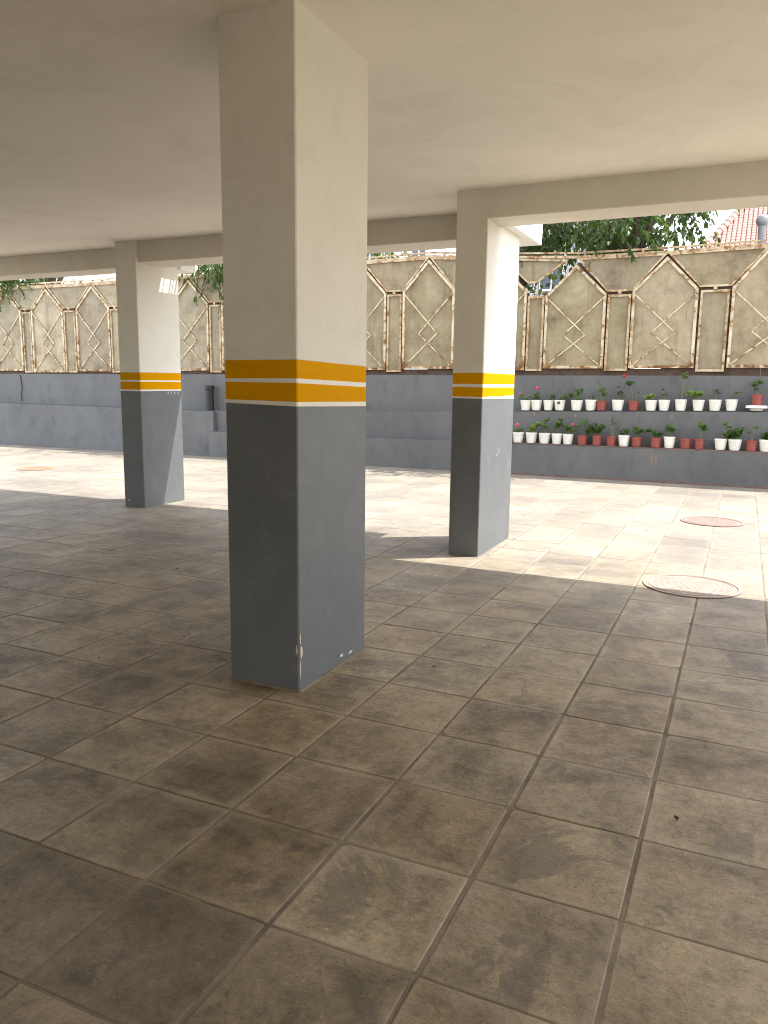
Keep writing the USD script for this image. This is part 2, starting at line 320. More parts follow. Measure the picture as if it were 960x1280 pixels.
def tile_mesh(i, j, r):
    x0, y0 = TX0 + i * TS + JX / 2, TY0 + j * TS + JY / 2
    x1, y1 = x0 + TS - JX, y0 + TS - JY
    jit = lambda: r.uniform(-0.0022, 0.0022)
    x0 += jit(); x1 += jit(); y0 += jit(); y1 += jit()
    c, h = 0.005, 0.0016
    zt = r.uniform(-0.0018, 0.0018, 4) - 0.0018
    base, inner, zz = [], [], []
    for k, (a, b) in enumerate([(x0, y0), (x1, y0), (x1, y1), (x0, y1)]):       # each corner worn off, some of them chipped
        sx, sy = (1, -1)[k in (1, 2)], (1, -1)[k in (2, 3)]
        big = r.random() < 0.16
        q1, q2 = (r.uniform(.008, .030), r.uniform(.008, .030)) if big else (r.uniform(.002, .006), r.uniform(.002, .006))
        two = [(a, b + sy * q2), (a + sx * q1, b)] if k in (0, 2) else [(a + sx * q1, b), (a, b + sy * q2)]
        for (p_, q_) in two:
            base.append((p_, q_)); inner.append((p_ + sx * c, q_ + sy * c)); zz.append(zt[k])
    v = [(*inner[k], zz[k]) for k in range(8)] + [(*base[k], zz[k] - h) for k in range(8)] + [(*base[k], -0.04) for k in range(8)]
    f = [[0, k, k + 1] for k in range(1, 7)]
    for k in range(8):
        l = (k + 1) % 8
        f += [[k, 8 + k, 8 + l], [k, 8 + l, l], [8 + k, 16 + k, 16 + l], [8 + k, 16 + l, 8 + l]]
    return np.array(v), np.array(f)


def project(p):
    d = np.asarray(p, float) - EYEP
    z = d @ fw
    return np.array([480 + FPX * (d @ ri) / z, 640 - FPX * (d @ up) / z, z])


tr = np.random.default_rng(11)
tiles = []
for i in range(-54, 11):
    for j in range(-15, 29):
        c = np.array([TX0 + (i + .5) * TS, TY0 + (j + .5) * TS, 0])
        v, f = tile_mesh(i, j, tr)
        if c[1] + TS / 2 > 14.95:
            continue
        b = tr.normal(1.0, 0.075); w = tr.normal(0, 0.012)
        d0 = math.hypot(c[0] + 1.95, c[1] - 1.45)
        if d0 < 1.0:                                             # the grimy corner by the camera
            b *= tr.uniform(.50, .66) if d0 < .62 else tr.uniform(.72, .85)
        t = np.clip([b * (1 + w), b, b * (1 - 1.3 * w)], 0.45, 1.25)
        x, y, z = project(c)
        seen = z > 0.3 and -60 < x < 1020 and -60 < y < 1380
        tiles.append((np.linalg.norm(c - EYEP) if seen else 1e6 + z, v, f, t))
tiles.sort(key=lambda t: t[0])
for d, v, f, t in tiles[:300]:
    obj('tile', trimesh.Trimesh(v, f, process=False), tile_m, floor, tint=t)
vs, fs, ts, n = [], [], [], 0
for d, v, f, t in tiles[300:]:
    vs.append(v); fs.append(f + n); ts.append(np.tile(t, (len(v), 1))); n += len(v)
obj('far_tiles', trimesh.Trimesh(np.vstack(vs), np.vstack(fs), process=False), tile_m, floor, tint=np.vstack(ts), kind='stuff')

# ------------------------------------------------------------------ the building over the car park
CEIL = 3.5


def wobble(m, amp, scale, axis, seed):
    """Hand-plastered unevenness of a dense mesh along one axis."""
    v = np.array(m.vertices)
    v[:, axis] += amp * (fbm(v * scale, 3, seed) - 0.5) * 2
    return trimesh.Trimesh(v, m.faces, process=False)


def grid_mesh(x0, x1, y0, y1, z, nx, ny, flip=False):
    xs, ys = np.linspace(x0, x1, nx), np.linspace(y0, y1, ny)
    v = np.array([(x, y, z) for y in ys for x in xs])
    f = np.array([[j * nx + i, j * nx + i + 1, (j + 1) * nx + i + 1, (j + 1) * nx + i] for j in range(ny - 1) for i in range(nx - 1)])
    f = np.vstack([f[:, [0, 1, 2]], f[:, [0, 2, 3]]])
    if flip:
        f = f[:, ::-1]
    return trimesh.Trimesh(v, f, process=False)


soff = wobble(grid_mesh(-13, 3.8, -12, 7.74, CEIL, 130, 130, True), 0.006, 0.7, 2, 3)
soff2 = wobble(grid_mesh(-13, -2.62, 7.74, 8.66, CEIL, 100, 8, True), 0.004, 0.7, 2, 3)
slab = cat_([soff, soff2, box(-13, 3.8, -12, 7.74, CEIL + 0.03, CEIL + 0.3), box(-13, -2.62, 7.74, 8.66, CEIL + 0.03, CEIL + 0.3)])
obj('ceiling', slab, ceil_m, smooth=40, kind='structure')
obj('upper_wall', cat_([box(-13, 3.8, -12, 7.735, 3.82, 9.5), box(-13, -2.62, 7.74, 8.655, 3.82, 9.5)]), cream, kind='structure')
obj('rear_wall', box(-13, 3.8, -12, -11.8, -0.05, 3.49), cream, kind='structure')
obj('unseen_side_wall', box(-13.2, -13, -12, 5.0, -0.05, 3.49), cream, kind='structure')  # unseen wall, length set to keep outside light off the pillar fronts

obj('beam', bev(-2.312, 3.8, 7.292, 7.75, 3.232, 3.62, 0.008), cream, label='cream concrete beam over the sunlit opening, running right from the right pillar', cat='beam')
obj('beam', bev(-7.345, -2.61, 8.2, 8.68, 3.232, 3.62, 0.008), cream, label='cream concrete beam between the left pillar and the right pillar, passing behind the big one', cat='beam')
obj('beam', bev(-13, -7.67, 8.48, 8.88, 3.232, 3.62, 0.008), cream, label='cream concrete beam running left from the left pillar to the picture edge', cat='beam')
t = thing('beam', 'short sunlit white beam end jutting out behind the top of the right pillar', 'beam')
obj('beam_end', bev(-2.61, -2.20, 7.76, 8.95, 3.25, 3.8, 0.008), whitem, t)
t = thing('beam', 'short white beam end jutting out behind the top of the left pillar', 'beam')
obj('beam_end', bev(-7.67, -7.27, 8.99, 9.30, 3.245, 3.41, 0.008), whitem, t)
# balcony slab; the opening with bars is added to throw the pillar's sun patch
bal = thing('balcony_slab', 'edge of the balcony slab above the left pillar', 'balcony')
zx0, zx1 = 3.42, 3.50
obj('slab', cat_([box(-13, -7.67, 8.89, 9.53, zx0, zx1), box(-7.67, -7.332, 9.0, 9.53, zx0, zx1), box(-7.328, -7.19, 8.69, 9.53, zx0, zx1), box(-7.19, -7.075, 9.19, 9.53, zx0, zx1), box(-7.075, -3.9, 8.69, 9.53, zx0, zx1)]), whitem, bal)
for yb, wb in ((8.80, .012), (8.93, .022), (8.985, .018), (9.045, .03), (9.11, .02), (9.16, .02)):
    obj('bar', box(-7.195, -7.07, yb, yb + wb, zx0 + 0.02, zx0 + 0.045), whitem, bal)  # unseen bars, made up to stripe that patch of sun


def ring(x0, x1, y0, y1, zb, zt, c=0.007, amp=0):
    """A pillar section with chamfered corners; zb, zt: heights at (x0y0, x1y0, x1y1, x0y1)."""
    foot = [(x0 + c, y0), (x1 - c, y0), (x1, y0 + c), (x1, y1 - c), (x1 - c, y1), (x0 + c, y1), (x0, y1 - c), (x0, y0 + c)]
    own = [0, 1, 1, 2, 2, 3, 3, 0]
    v = [(*foot[k], zb[own[k]]) for k in range(8)] + [(*foot[k], zt[own[k]]) for k in range(8)]
    f = []
    for k in range(8):
        l = (k + 1) % 8
        f += [[k, l, 8 + l], [k, 8 + l, 8 + k]]
    for k in range(1, 7):
        f += [[0, k + 1, k], [8, 8 + k, 8 + k + 1]]
    return trimesh.Trimesh(v, f, process=False)


def pillar(x0, x1, y0, y1, label, lv):
    """lv: five rows of corner heights: top of the grey, bottom of the lower yellow, top of it, bottom of the upper yellow, top of it."""
    cx, cy = (x0 + x1) / 2, (y0 + y1) / 2
    t = thing('pillar', label, 'pillar', (cx, cy, 0), group='striped pillars of the car park')
    a = (x0 - cx, x1 - cx, y0 - cy, y1 - cy)
    z0, zt = [-0.03] * 4, [CEIL + 0.012] * 4
    obj('grey_base', ring(*a, z0, lv[0]), grey, t)
    obj('cream_stripe', ring(*a, lv[0], lv[1]), stripew, t)
    obj('yellow_stripe', ring(*a, lv[1], lv[2]), yellow, t)
    obj('cream_stripe', ring(*a, lv[2], lv[3]), stripew, t)
    obj('yellow_stripe', ring(*a, lv[3], lv[4]), yellow, t)
    obj('cream_shaft', ring(*a, lv[4], zt), cream, t)
    return t, cx, cy


r4 = lambda a, b, c, d: [a, b, c, d]
p, cx, cy = pillar(-2.568, -2.112, 3.508, 4.325, 'largest and nearest square pillar with two yellow stripes, in the middle',
    [r4(1.572, 1.560, 1.548, 1.56), r4(1.590, 1.583, 1.575, 1.58), r4(1.684, 1.680, 1.663, 1.68), r4(1.702, 1.704, 1.690, 1.70), r4(1.798, 1.800, 1.787, 1.795)])
rc = np.random.default_rng(5)


def flake(pts, y=None, x=None, th=0.0016):
    poly = Polygon(pts).buffer(0)
    m = trimesh.creation.extrude_polygon(poly, th, engine='earcut')
    v = np.array(m.vertices)
    o = np.zeros_like(v)
    if x is not None:      # on a face looking +x: polygon is (y, z)
        o[:, 1], o[:, 2], o[:, 0] = v[:, 0], v[:, 1], x + v[:, 2] - 0.0004
    else:
        o[:, 0], o[:, 2], o[:, 1] = v[:, 0], v[:, 1], y - v[:, 2] + 0.0004
    return trimesh.Trimesh(o, m.faces, process=False)


def blob(cx_, cz_, w, h, n=11):
    a = np.linspace(0, 2 * np.pi, n, endpoint=False)
    return [(cx_ + w * math.cos(q) * rc.uniform(.55, 1.1), cz_ + h * math.sin(q) * rc.uniform(.55, 1.1)) for q in a]


fx, fy = -2.112 - cx, 3.508 - cy
obj('paint_chip', flake(blob(fy + 0.028, 0.22, 0.014, 0.045), x=fx), chipm, p)
obj('paint_chip', flake(blob(fy + 0.016, 0.30, 0.006, 0.035), x=fx), chipm, p)
obj('paint_chip', flake(blob(fx - 0.014, 0.235, 0.006, 0.03), y=fy), chipm, p)
obj('paint_chip', flake(blob(fy + 0.50, 0.05, 0.018, 0.010), x=fx), stripew, p)
obj('paint_chip', flake(blob(fy + 0.62, 0.035, 0.03, 0.009), x=fx), stripew, p)
obj('paint_chip', flake(blob(fy + 0.015, 0.12, 0.004, 0.06), x=fx), stripew, p)
obj('mortar_fillet', cat_([tube([(a, b, -0.004) for a, b in q], 0.012, 6) for q in ([(-0.23, -0.409), (0.23, -0.409)], [(0.229, -0.409), (0.229, 0.409)])]), joint_m, p)
p, cx, cy = pillar(-2.622, -2.310, 7.290, 8.42, 'striped pillar with its right side in full sun, right of the middle',
    [r4(1.566, 1.562, 1.555, 1.56), r4(1.582, 1.580, 1.590, 1.59), r4(1.674, 1.672, 1.678, 1.68), r4(1.704, 1.704, 1.712, 1.71), r4(1.808, 1.810, 1.816, 1.81)])
fx, fy = -2.310 - cx, 7.29 - cy
for (a, z, w, h) in ((0.55, 0.98, 0.05, 0.03), (0.62, 1.02, 0.04, 0.05), (0.40, 0.62, 0.02, 0.02), (0.30, 0.50, 0.015, 0.02), (0.05, 0.30, 0.01, 0.05), (0.25, 0.42, 0.012, 0.012)):
    obj('paint_chip', flake(blob(fy + a, z, w * .55, h * .55), x=fx), palechip, p)
p, cx, cy = pillar(-7.682, -7.332, 8.150, 8.99, 'striped pillar on the left with a slanted patch of sun on its base',
    [r4(1.572, 1.572, 1.578, 1.575), r4(1.593, 1.593, 1.60, 1.597), r4(1.697, 1.697, 1.70, 1.70), r4(1.719, 1.719, 1.722, 1.72), r4(1.82, 1.82, 1.825, 1.82)])
fx, fy = -7.332 - cx, 8.15 - cy
obj('paint_chip', flake(blob(-0.10, 0.09, 0.018, 0.01), y=fy), stripew, p)
for k in range(4):
    obj('paint_drip', flake(blob(fy + 0.55 + .07 * k, 1.55, 0.008, 0.03), x=fx), stripew, p)

# ------------------------------------------------------------------ manholes


def manhole(x, y, rad, label, seed, rustiron):
    t = thing('manhole_cover', label, 'manhole cover', (x, y, 0), group=None)
    obj('frame', lathe([(rad, 0.002), (rad, 0.009), (rad - .028, 0.010), (rad - .032, 0.002)], 48), rustiron, t)
    cov = obj('cover', lathe([(0, 0.0055), (rad - .036, 0.0055), (rad - .036, -0.001)], 48), rustiron, t)
    ribs = []
    a = 0.4 + seed
    for k in range(-9, 10):
        off = k * 0.036
        L = math.sqrt(max(0, (rad - .075) ** 2 - off * off))
        if L < 0.03:
            continue
        d, nn = np.array([math.cos(a), math.sin(a)]), np.array([-math.sin(a), math.cos(a)])
        m = int(L * 2 / 0.055)
        for q in range(m):
            s = -L + (q + .5) * 2 * L / m
            c = nn * off + d * s
            ribs.append(bar((*(c - d * .019), 0.0062), (*(c + d * .019), 0.0062), 0.013, 0.0035, (0, 0, 1)))
    obj('raised_studs', cat_(ribs), rustiron, cov, kind='stuff')
    obj('raised_ring', lathe([(rad - .06, 0.005), (rad - .06, 0.010), (rad - .048, 0.010), (rad - .048, 0.005)], 40), rustiron, cov)
    return t


manhole(-0.30, 7.03, 0.40, 'nearer of the two rusty round manhole covers, on the edge of the shade', 0, rustiron)
manhole(-0.27, 10.72, 0.38, 'rusty round manhole cover in full sun, nearer the potted plants', 0.5, rustred)
manhole(-12.55, 10.93, 0.34, 'orange brown round manhole cover on the sunlit floor, far left', 1.0, rustorange)

# ------------------------------------------------------------------ terraced wall


def wedge(x0, x1, y0, y1, z0, za, zb, n=24, amp=0.004, seed=1):
    """A wall from x0 to x1 whose top slopes from za to zb, its front face a little uneven."""
    xs = np.linspace(x0, x1, n)
    zt = np.linspace(za, zb, n) + amp * (fbm(np.c_[xs * 1.5, xs * 0, xs * 0], 3, seed) - .5) * 2
    v, f = [], []
    for x, zz in zip(xs, zt):
        v += [(x, y0, z0), (x, y0, zz - .012), (x, y0 + .012, zz), (x, y1, zz), (x, y1, z0)]
    for i in range(n - 1):
        for k in range(5):
            l = (k + 1) % 5
            a, b, c, d = i * 5 + k, i * 5 + l, (i + 1) * 5 + l, (i + 1) * 5 + k
            f += [[a, c, b], [a, d, c]]
    for k in range(1, 4):
        f += [[0, k, k + 1], [(n - 1) * 5, (n - 1) * 5 + k + 1, (n - 1) * 5 + k]]
    return trimesh.Trimesh(v, f, process=False)


LOWZ = lambda x: 0.58 + (x + 11.4) * 0.0035
MIDZ = lambda x: 1.06 + (x + 11.4) * 0.0225 if x < -4.6 else 1.225 + (x + 4.6) * 0.0195
tw = thing('terraced_wall', 'long stepped retaining wall painted grey under the rusty fence, ledges holding flower pots', 'wall')
obj('top_wall', wedge(-27, 6, 15.5, 15.71, -0.1, 1.90, 1.945, 60), wallgrey, tw)
obj('upper_ledge', wedge(-11.4, 6, 15.2, 15.497, -0.1, MIDZ(-11.4), MIDZ(6), 40, seed=2), wallgrey, tw)
obj('lower_ledge', wedge(-11.4, 6, 14.9, 15.197, -0.1, LOWZ(-11.4), LOWZ(6), 40, seed=3), wallgrey, tw)
obj('left_ledge', wedge(-27, -11.403, 15.1, 15.497, -0.1, 1.19, 1.055, 40, seed=4), wallgrey, tw)
obj('ledge_dust', wedge(-4.5, 6, 14.898, 15.19, LOWZ(-4.5) + .002, LOWZ(-4.5) + .008, LOWZ(6) + .008, 30, 0.003, 5), capm, tw)
obj('wall_foot_edging', box(-5, 6, 14.885, 14.899, -0.02, 0.03), capm, tw)
# rust stains are wear with a shape of their own: thin runs on the wall below the pots
run = paint('rust_run', (0.17, 0.125, 0.105), rough=0.85, var=0.15, scale=8, spec=0.1, dirt=(0.185, 0.19, 0.2), dirt_amt=0.9)
rc = np.random.default_rng(9)
for x, z, y in ((-1.47, 0.40, 14.9), (-1.40, 0.43, 14.9), (-2.95, 1.16, 15.2), (-3.75, 1.18, 15.2), (-1.2, 1.18, 15.2)):
    obj('rust_run', flake(blob(x, z, 0.03, 0.13 if y < 15 else 0.05), y=y, th=0.0012), run, tw)
obj('drain_pipe', lathe([(0, 0), (0.105, 0), (0.105, 0.02), (0.098, 0.03), (0.098, 0.50), (0.112, 0.505), (0.112, 0.60), (0.098, 0.60), (0.096, 0.50), (0, 0.5)], 24).apply_translation([-11.68, 15.35, MIDZ(-11.68)]),
    blackm, smooth=35, label='short black plastic drain pipe standing on the ledge left of the big pillar', cat='pipe')
ck = [(-18.18, 15.49, 1.88), (-18.14, 15.488, 1.76), (-18.13, 15.49, 1.55), (-18.17, 15.488, 1.35), (-18.16, 15.49, 1.16)]
obj('cable', tube(ck, 0.014, 6), darksteel, label='thin dark cable hanging down the grey wall, far left', cat='cable')

# ------------------------------------------------------------------ fence
FY = 15.55
PK = [-20.20, -18.63, -17.10, -15.49, -13.94, -12.39, -10.85, -9.27, -7.72, -6.17, -4.66, -3.12, -1.485, 0.21, 1.80, 3.4]
HW = 0.575


def lev(x):
    """Heights of the fence at x: foot, shoulder, peak, top rail."""
    xs = [-20, -15.5, -12.4, -6.2, -4.6, -3.1, -1.5, 0.2, 3.4]
    return tuple(np.interp(x, xs, c) for c in ([1.915, 1.915, 1.93, 1.975, 1.985, 1.99, 2.0, 2.0, 2.0], [3.60, 3.58, 3.57, 3.655, 3.58, 3.46, 3.485, 3.50, 3.52], [4.14, 4.15, 4.16, 4.29, 4.13, 4.02, 4.08, 4.16, 4.2], [4.23, 4.22, 4.25, 4.36, 4.25, 4.17, 4.17, 4.20, 4.24]))


rustrun = paint('fence_rust_run', (0.25, 0.165, 0.105), rough=0.8, var=0.25, scale=9, spec=0.1, dirt=(0.33, 0.275, 0.20), dirt_amt=0.8, thr=(.45, .6))
fence = thing('fence', 'rusty cream metal fence of pointed panels with crossed bars, on the grey wall', 'fence')
rf = np.random.default_rng(21)


def sheet(pts, y):
    poly = Polygon(pts)
    m = trimesh.creation.extrude_polygon(poly, 0.006, engine='earcut')
    v = np.array(m.vertices)
    return trimesh.Trimesh(np.c_[v[:, 0], y + v[:, 2], v[:, 1]], m.faces[:, ::-1], process=False)


def outline(pts, w, d, y, closed=True):
    poly = Polygon(pts)
    ringp = poly.difference(poly.buffer(-w, join_style=2))
    m = trimesh.creation.extrude_polygon(ringp, d, engine='earcut')
    v = np.array(m.vertices)
    return trimesh.Trimesh(np.c_[v[:, 0], y + v[:, 2], v[:, 1]], m.faces[:, ::-1], process=False)


def tn(lo=0.80, hi=1.12):
    b = rf.uniform(lo, hi)
    return (b * rf.uniform(.98, 1.03), b, b * rf.uniform(.88, .96))


for k, cx in enumerate(PK):
    f0, sh, pk, tp = lev(cx)
    dx = lambda: rf.uniform(-0.012, 0.012)
    L, R = cx - HW + dx(), cx + HW + dx()
    z0 = f0 + 0.055 + rf.uniform(-.02, .03)
    hexa = [(L, z0), (R, z0), (R, sh + dx()), (cx + dx(), pk), (L, sh + dx())]
    pn = obj('pointed_panel', sheet(hexa, FY + 0.02), sheet_m, fence, tint=tn())
    obj('panel_frame', outline(hexa, 0.05, 0.035, FY - 0.017), fence_m, pn)
    zc, h1, w1 = f0 + (sh - f0) * 0.475 + .012, 0.2, 0.21
    za, zb = zc + h1, zc - h1
    y = FY - 0.004
    ta, tb = sh - 0.07, z0 + 0.05
    # two bent bars crossing twice, making a diamond
    for s in (-1, 1):
        bars = []
        q = [(cx + s * (HW - .05), ta), (cx - s * w1, zc), (cx + s * (HW - .05), tb)]
        yy = y + 0.005 * s
        for a, b in zip(q[:-1], q[1:]):
            bars.append(bar((a[0], yy, a[1]), (b[0], yy, b[1]), 0.026, 0.009))
        obj('lattice_bar', cat_(bars), fence_m, pn)
    for q in range(rf.integers(1, 4)):
        px_, pz_ = (cx + rf.uniform(-.03, .03), zb) if q == 0 else (cx + rf.uniform(-.5, .5), rf.uniform(zb, sh - .1))
        hh = rf.uniform(.06, .16)
        obj('rust_run', flake(blob(px_, pz_ - hh, rf.uniform(.012, .028), hh), y=FY + .02, th=.001), rustrun, pn)
    if k + 1 == len(PK):
        break
    nx = PK[k + 1]
    a, b = cx + HW + 0.03, nx - HW - 0.03
    m = (a + b) / 2
    f1, sh1, pk1, tp1 = lev(m)
    nz = f1 + 0.02 + rf.uniform(-.01, .02)
    nar = [(a, nz), (b, nz), (b, sh1 - 0.035), (a, sh1 - 0.035)]
    torn = abs(m + 3.89) < 0.3
    if torn:
        nar[2], nar[3] = (b, sh1 - 0.06), (a, sh1 - 0.06)
    npn = obj('narrow_panel', sheet(nar, FY + 0.024), sheet_m, fence, tint=tn())
    obj('narrow_frame', outline(nar, 0.042, 0.032, FY - 0.012), rust_m, npn)
    fr, sr, pr, tr_ = lev(nx)
    # trapezoid between two points
    off = -0.042
    top = [(cx + 0.05 + off, tp - .035), (nx - 0.05 - off, tr_ - .035), (b + .02, sh1 + 0.02), (a - .02, sh1 + 0.02)]
    if torn:
        top = [(cx + .06, tp - .04), (nx - .20, tr_ - .05), (b - .28, sh1 + .34), (a - .02, sh1 + .20)]
        top = [(cx + .06, tp - .04), (nx - .17, tr_ - .05), (b - .05, sh1 + .26), (b - .16, sh1 + .19), (a - .02, sh1 + .19)]
    tpn = obj('top_panel', sheet(top, FY + 0.028), sheet_m, fence, tint=tn(.82, 1.02))
    obj('top_frame', outline(top, 0.036, 0.03, FY - 0.006), rust_m, tpn)
    for xx in (a - 0.015, b + 0.015):
        obj('gap_backing_post', box(xx - 0.024, xx + 0.024, FY + 0.032, FY + 0.075, 1.85, sh1 + 0.01), darksteel, fence)  # put behind the gap between panels to make it dark
    # dark backing added so the sloping gaps read dark, hinge lugs at the shoulders
    if not torn:
        obj('gap_backing_brace', cat_([bar((a - .015, FY + .05, sh1), (cx, FY + .05, pk + .03), 0.065, 0.03)]), darksteel, fence)
        obj('gap_backing_brace', cat_([bar((b + .015, FY + .05, sh1), (nx, FY + .05, pr + .03), 0.065, 0.03)]), darksteel, fence)
    obj('shoulder_gap_backing', box(a - .04, b + .04, FY + .03, FY + .06, sh1 - .06, sh1 + .03), darksteel, fence) if not torn else None
    obj('hinge_lug', box(m - .03, m + .03, FY - .03, FY + .02, sh1 - .03, sh1 + .018), rust_m, fence)
    # added dark strip filling the gap at the foot, and this bay's top rails
    obj('foot_gap_backing', box(cx, nx - .002, FY + .035, FY + .085, 1.85, min(f0, fr) + .08), darksteel, fence)
    obj('top_rail', bar((cx, FY + .03, tp - .01), (nx - .006, FY + .03, tr_ - .01), 0.05, 0.05), rust_m, fence)
    obj('upper_rail', bar((cx, FY + .09, tp + .075), (nx - .006, FY + .09, tr_ + .075), 0.036, 0.03), fence_m if cx < -13 else rust_m, fence)
    if cx < -13:
        obj('rail_pipe', tube([(cx, FY + .2, tp + .24), (nx, FY + .2, tr_ + .24)], 0.022, 8), fence_m, fence)
    obj('rail_stub', cat_([box(q - .014, q + .014, FY + .04, FY + .12, tp, tp + .06) for q in (cx + .3, nx - .45)]), rust_m, fence)
for xx in (-3.0, 0.07):
    obj('diagonal_plate', sheet([(xx - .02, 4.1), (xx + .02, 4.1), (xx + .015, 4.3), (xx - .015, 4.3)], FY + .05), galv, fence)

# ------------------------------------------------------------------ leaves


def leaf(p, d, n, ln, w, fold=0.25, droop=0.25):
    """A folded, drooping leaf of six triangles."""
    d = d / np.linalg.norm(d)
    s = np.cross(d, n); s /= np.linalg.norm(s) + 1e-9
    u = np.cross(s, d)
    m1 = p + d * ln * .38 - u * ln * droop * .15
    m2 = p + d * ln * .72 - u * ln * droop * .5
    tip = p + d * ln - u * ln * droop
    v = [p, m1 + s * w * .5 + u * w * fold, m1, m1 - s * w * .5 + u * w * fold, m2 + s * w * .36 + u * w * fold * .7, m2, m2 - s * w * .36 + u * w * fold * .7, tip]
    f = [[0, 2, 1], [0, 3, 2], [1, 2, 5], [1, 5, 4], [2, 3, 6], [2, 6, 5], [4, 5, 7], [5, 6, 7]]
    return v, f


def join(parts):
    vs, fs, n = [], [], 0
    for v, f in parts:
        vs.append(np.asarray(v)); fs.append(np.asarray(f) + n); n += len(v)
    return trimesh.Trimesh(np.vstack(vs), np.vstack(fs), process=False)


def unit(r):
    v = r.normal(size=3)
    return v / np.linalg.norm(v)


def twig_leaves(r, out, a, dirn, length, n, ln, w, hang):
    """Leaves set along a twig from a."""
    d = dirn / np.linalg.norm(dirn)
    pts = []
    for q in np.linspace(0, 1, 6):
        pts.append(a + d * length * q + np.array([0, 0, -hang * length * q * q]))
    for k in range(n):
        q = r.uniform(.15, 1)
        i = min(4, int(q * 5)); p = pts[i] + (pts[i + 1] - pts[i]) * (q * 5 - i)
        dd = (pts[i + 1] - pts[i]) / length + unit(r) * .22 + np.array([0, 0, -.06 - hang * .1])
        s = r.uniform(.65, 1.15)
        out.append(leaf(p, dd, np.array([0, 0, 1.0]) + unit(r) * .7, ln * s, w * s, r.uniform(.05, .35), r.uniform(.1, .5)))
    return pts


def make_tree(name, label, loc, trunk_h, limbs, clumps, mat, ln, w, seed, twigs=70, per=9, hang=.45, rad=.13):
    r = np.random.default_rng(seed)
    t = thing(name, label, 'tree', loc)
    tp = np.array([0.15, -.1, trunk_h])
    bend = [np.array([0, 0, -.1]), np.array([.08, .05, trunk_h * .35]), np.array([.02, -.05, trunk_h * .7]), tp]
    trunk = obj('trunk', tube(bend, [rad * 1.25, rad, rad * .85, rad * .7], 10), bark, t, smooth=60)
    leaves, wood = [], []
    for c, rr in clumps:
        c = np.array(c, float)
        mid = tp + (c - tp) * .5 + unit(r) * .25
        obj('limb', tube([tp - [0, 0, .3], mid, c], [rad * .6, rad * .36, .015], 7), bark, trunk, smooth=60)
        for k in range(twigs):
            o = unit(r) * rr * (r.uniform(.15, 1) ** .5)
            o[2] *= .8
            dirn = o / (np.linalg.norm(o) + 1e-6) * .8 + unit(r) * .5
            pts = twig_leaves(r, leaves, c + o * .8, dirn, r.uniform(.3, .6), per, ln, w, hang)
            wood.append(tube(pts, [.007, .006, .005, .004, .003, .002], 3))
    crown = obj('crown', join(leaves), mat, t)
    obj('twigs', cat_(wood), bark, crown, kind='stuff')
    return t


make_tree('fig_tree', 'dark leafy tree behind the fence, hanging over its top at the right', (-2.4, 17.0, 1.86), 2.3, None,
    [((-.9, -.3, 3.05), .75), ((.25, -.5, 2.95), .8), ((.0, -1.35, 3.0), .5), ((.9, -.2, 3.35), .75), ((-1.75, .2, 3.3), .65), ((.2, .3, 4.3), 1.1), ((-1.2, .4, 4.6), 1.1), ((1.3, .6, 4.4), .95), ((-.2, -.4, 5.6), 1.2), ((1.0, .0, 6.2), 1.0), ((-1.4, .2, 6.0), 1.0), ((-.1, .1, 7.1), 1.0)], leaf_dark, .15, .075, 31, 64, 9)
make_tree('weeping_tree', 'feathery olive green tree in the middle of the foliage behind the fence', (-3.35, 19.3, 1.86), 2.6, None,
    [((.1, -.2, 3.6), .8), ((.9, .1, 3.9), .8), ((-.7, 0, 3.7), .7), ((.2, .1, 4.7), .9), ((-.5, .3, 5.2), .8)], leaf_mid, .16, .028, 33, 80, 13, .9)
make_tree('sapling', 'small leafy tree with pale trunk behind the torn fence panel beside the right pillar', (-4.6, 16.75, 1.86), 2.2, None,
    [((.1, -.75, 2.75), .38), ((.5, -.3, 3.0), .45), ((-.1, -.1, 3.3), .5), ((.7, .1, 3.6), .5), ((.25, .1, 4.1), .6), ((-.3, .2, 4.6), .7), ((.2, .1, 5.6), .8)], leaf_dark, .13, .06, 35, 52, 8, .5, .07)
make_tree('vine_tree', 'bright green tree trailing over the fence beside the left pillar', (-11.4, 17.0, 1.86), 2.4, None,
    [((-.5, -1.3, 2.75), .42), ((.1, -1.45, 2.70), .38), ((.55, -1.5, 2.42), .33), ((.5, -.9, 2.9), .55), ((-.3, -.3, 3.3), .8), ((.6, 0, 4.2), 1.1), ((-.8, .2, 4.8), 1.1), ((.2, -.2, 5.8), 1.2), ((-1.4, 0, 6.0), 1.0), ((1.3, .1, 6.2), 1.0), ((0, 0, 7.4), 1.2)], leaf_mid, .14, .045, 37, 62, 11, .7)
make_tree('vine_tree', 'leafy tree dipping over the fence at the far left edge', (-18.6, 17.0, 1.86), 2.4, None,
    [((-.3, -1.3, 2.55), .4), ((.5, -1.35, 2.62), .38), ((-.9, -1.1, 2.45), .45), ((0, -.6, 3.0), .7), ((.6, 0, 4.0), 1.0), ((-.8, .2, 4.6), 1.1), ((.4, 0, 5.6), 1.1), ((1.5, 0, 6.2), 1.0), ((2.4, -.2, 5.6), 1.0), ((.2, 0, 7.0), 1.1)], leaf_mid, .13, .045, 39, 62, 11, .6)
make_tree('lemon_tree', 'light green tree peeping over the fence just right of the big pillar', (-8.35, 17.9, 1.86), 1.9, None,
    [((-.2, 0, 2.6), .5), ((.15, -.1, 3.0), .45), ((-.4, .2, 3.7), .7), ((.3, .1, 4.2), .7)], leaf_light, .11, .05, 41, 46, 9, .4, .09)
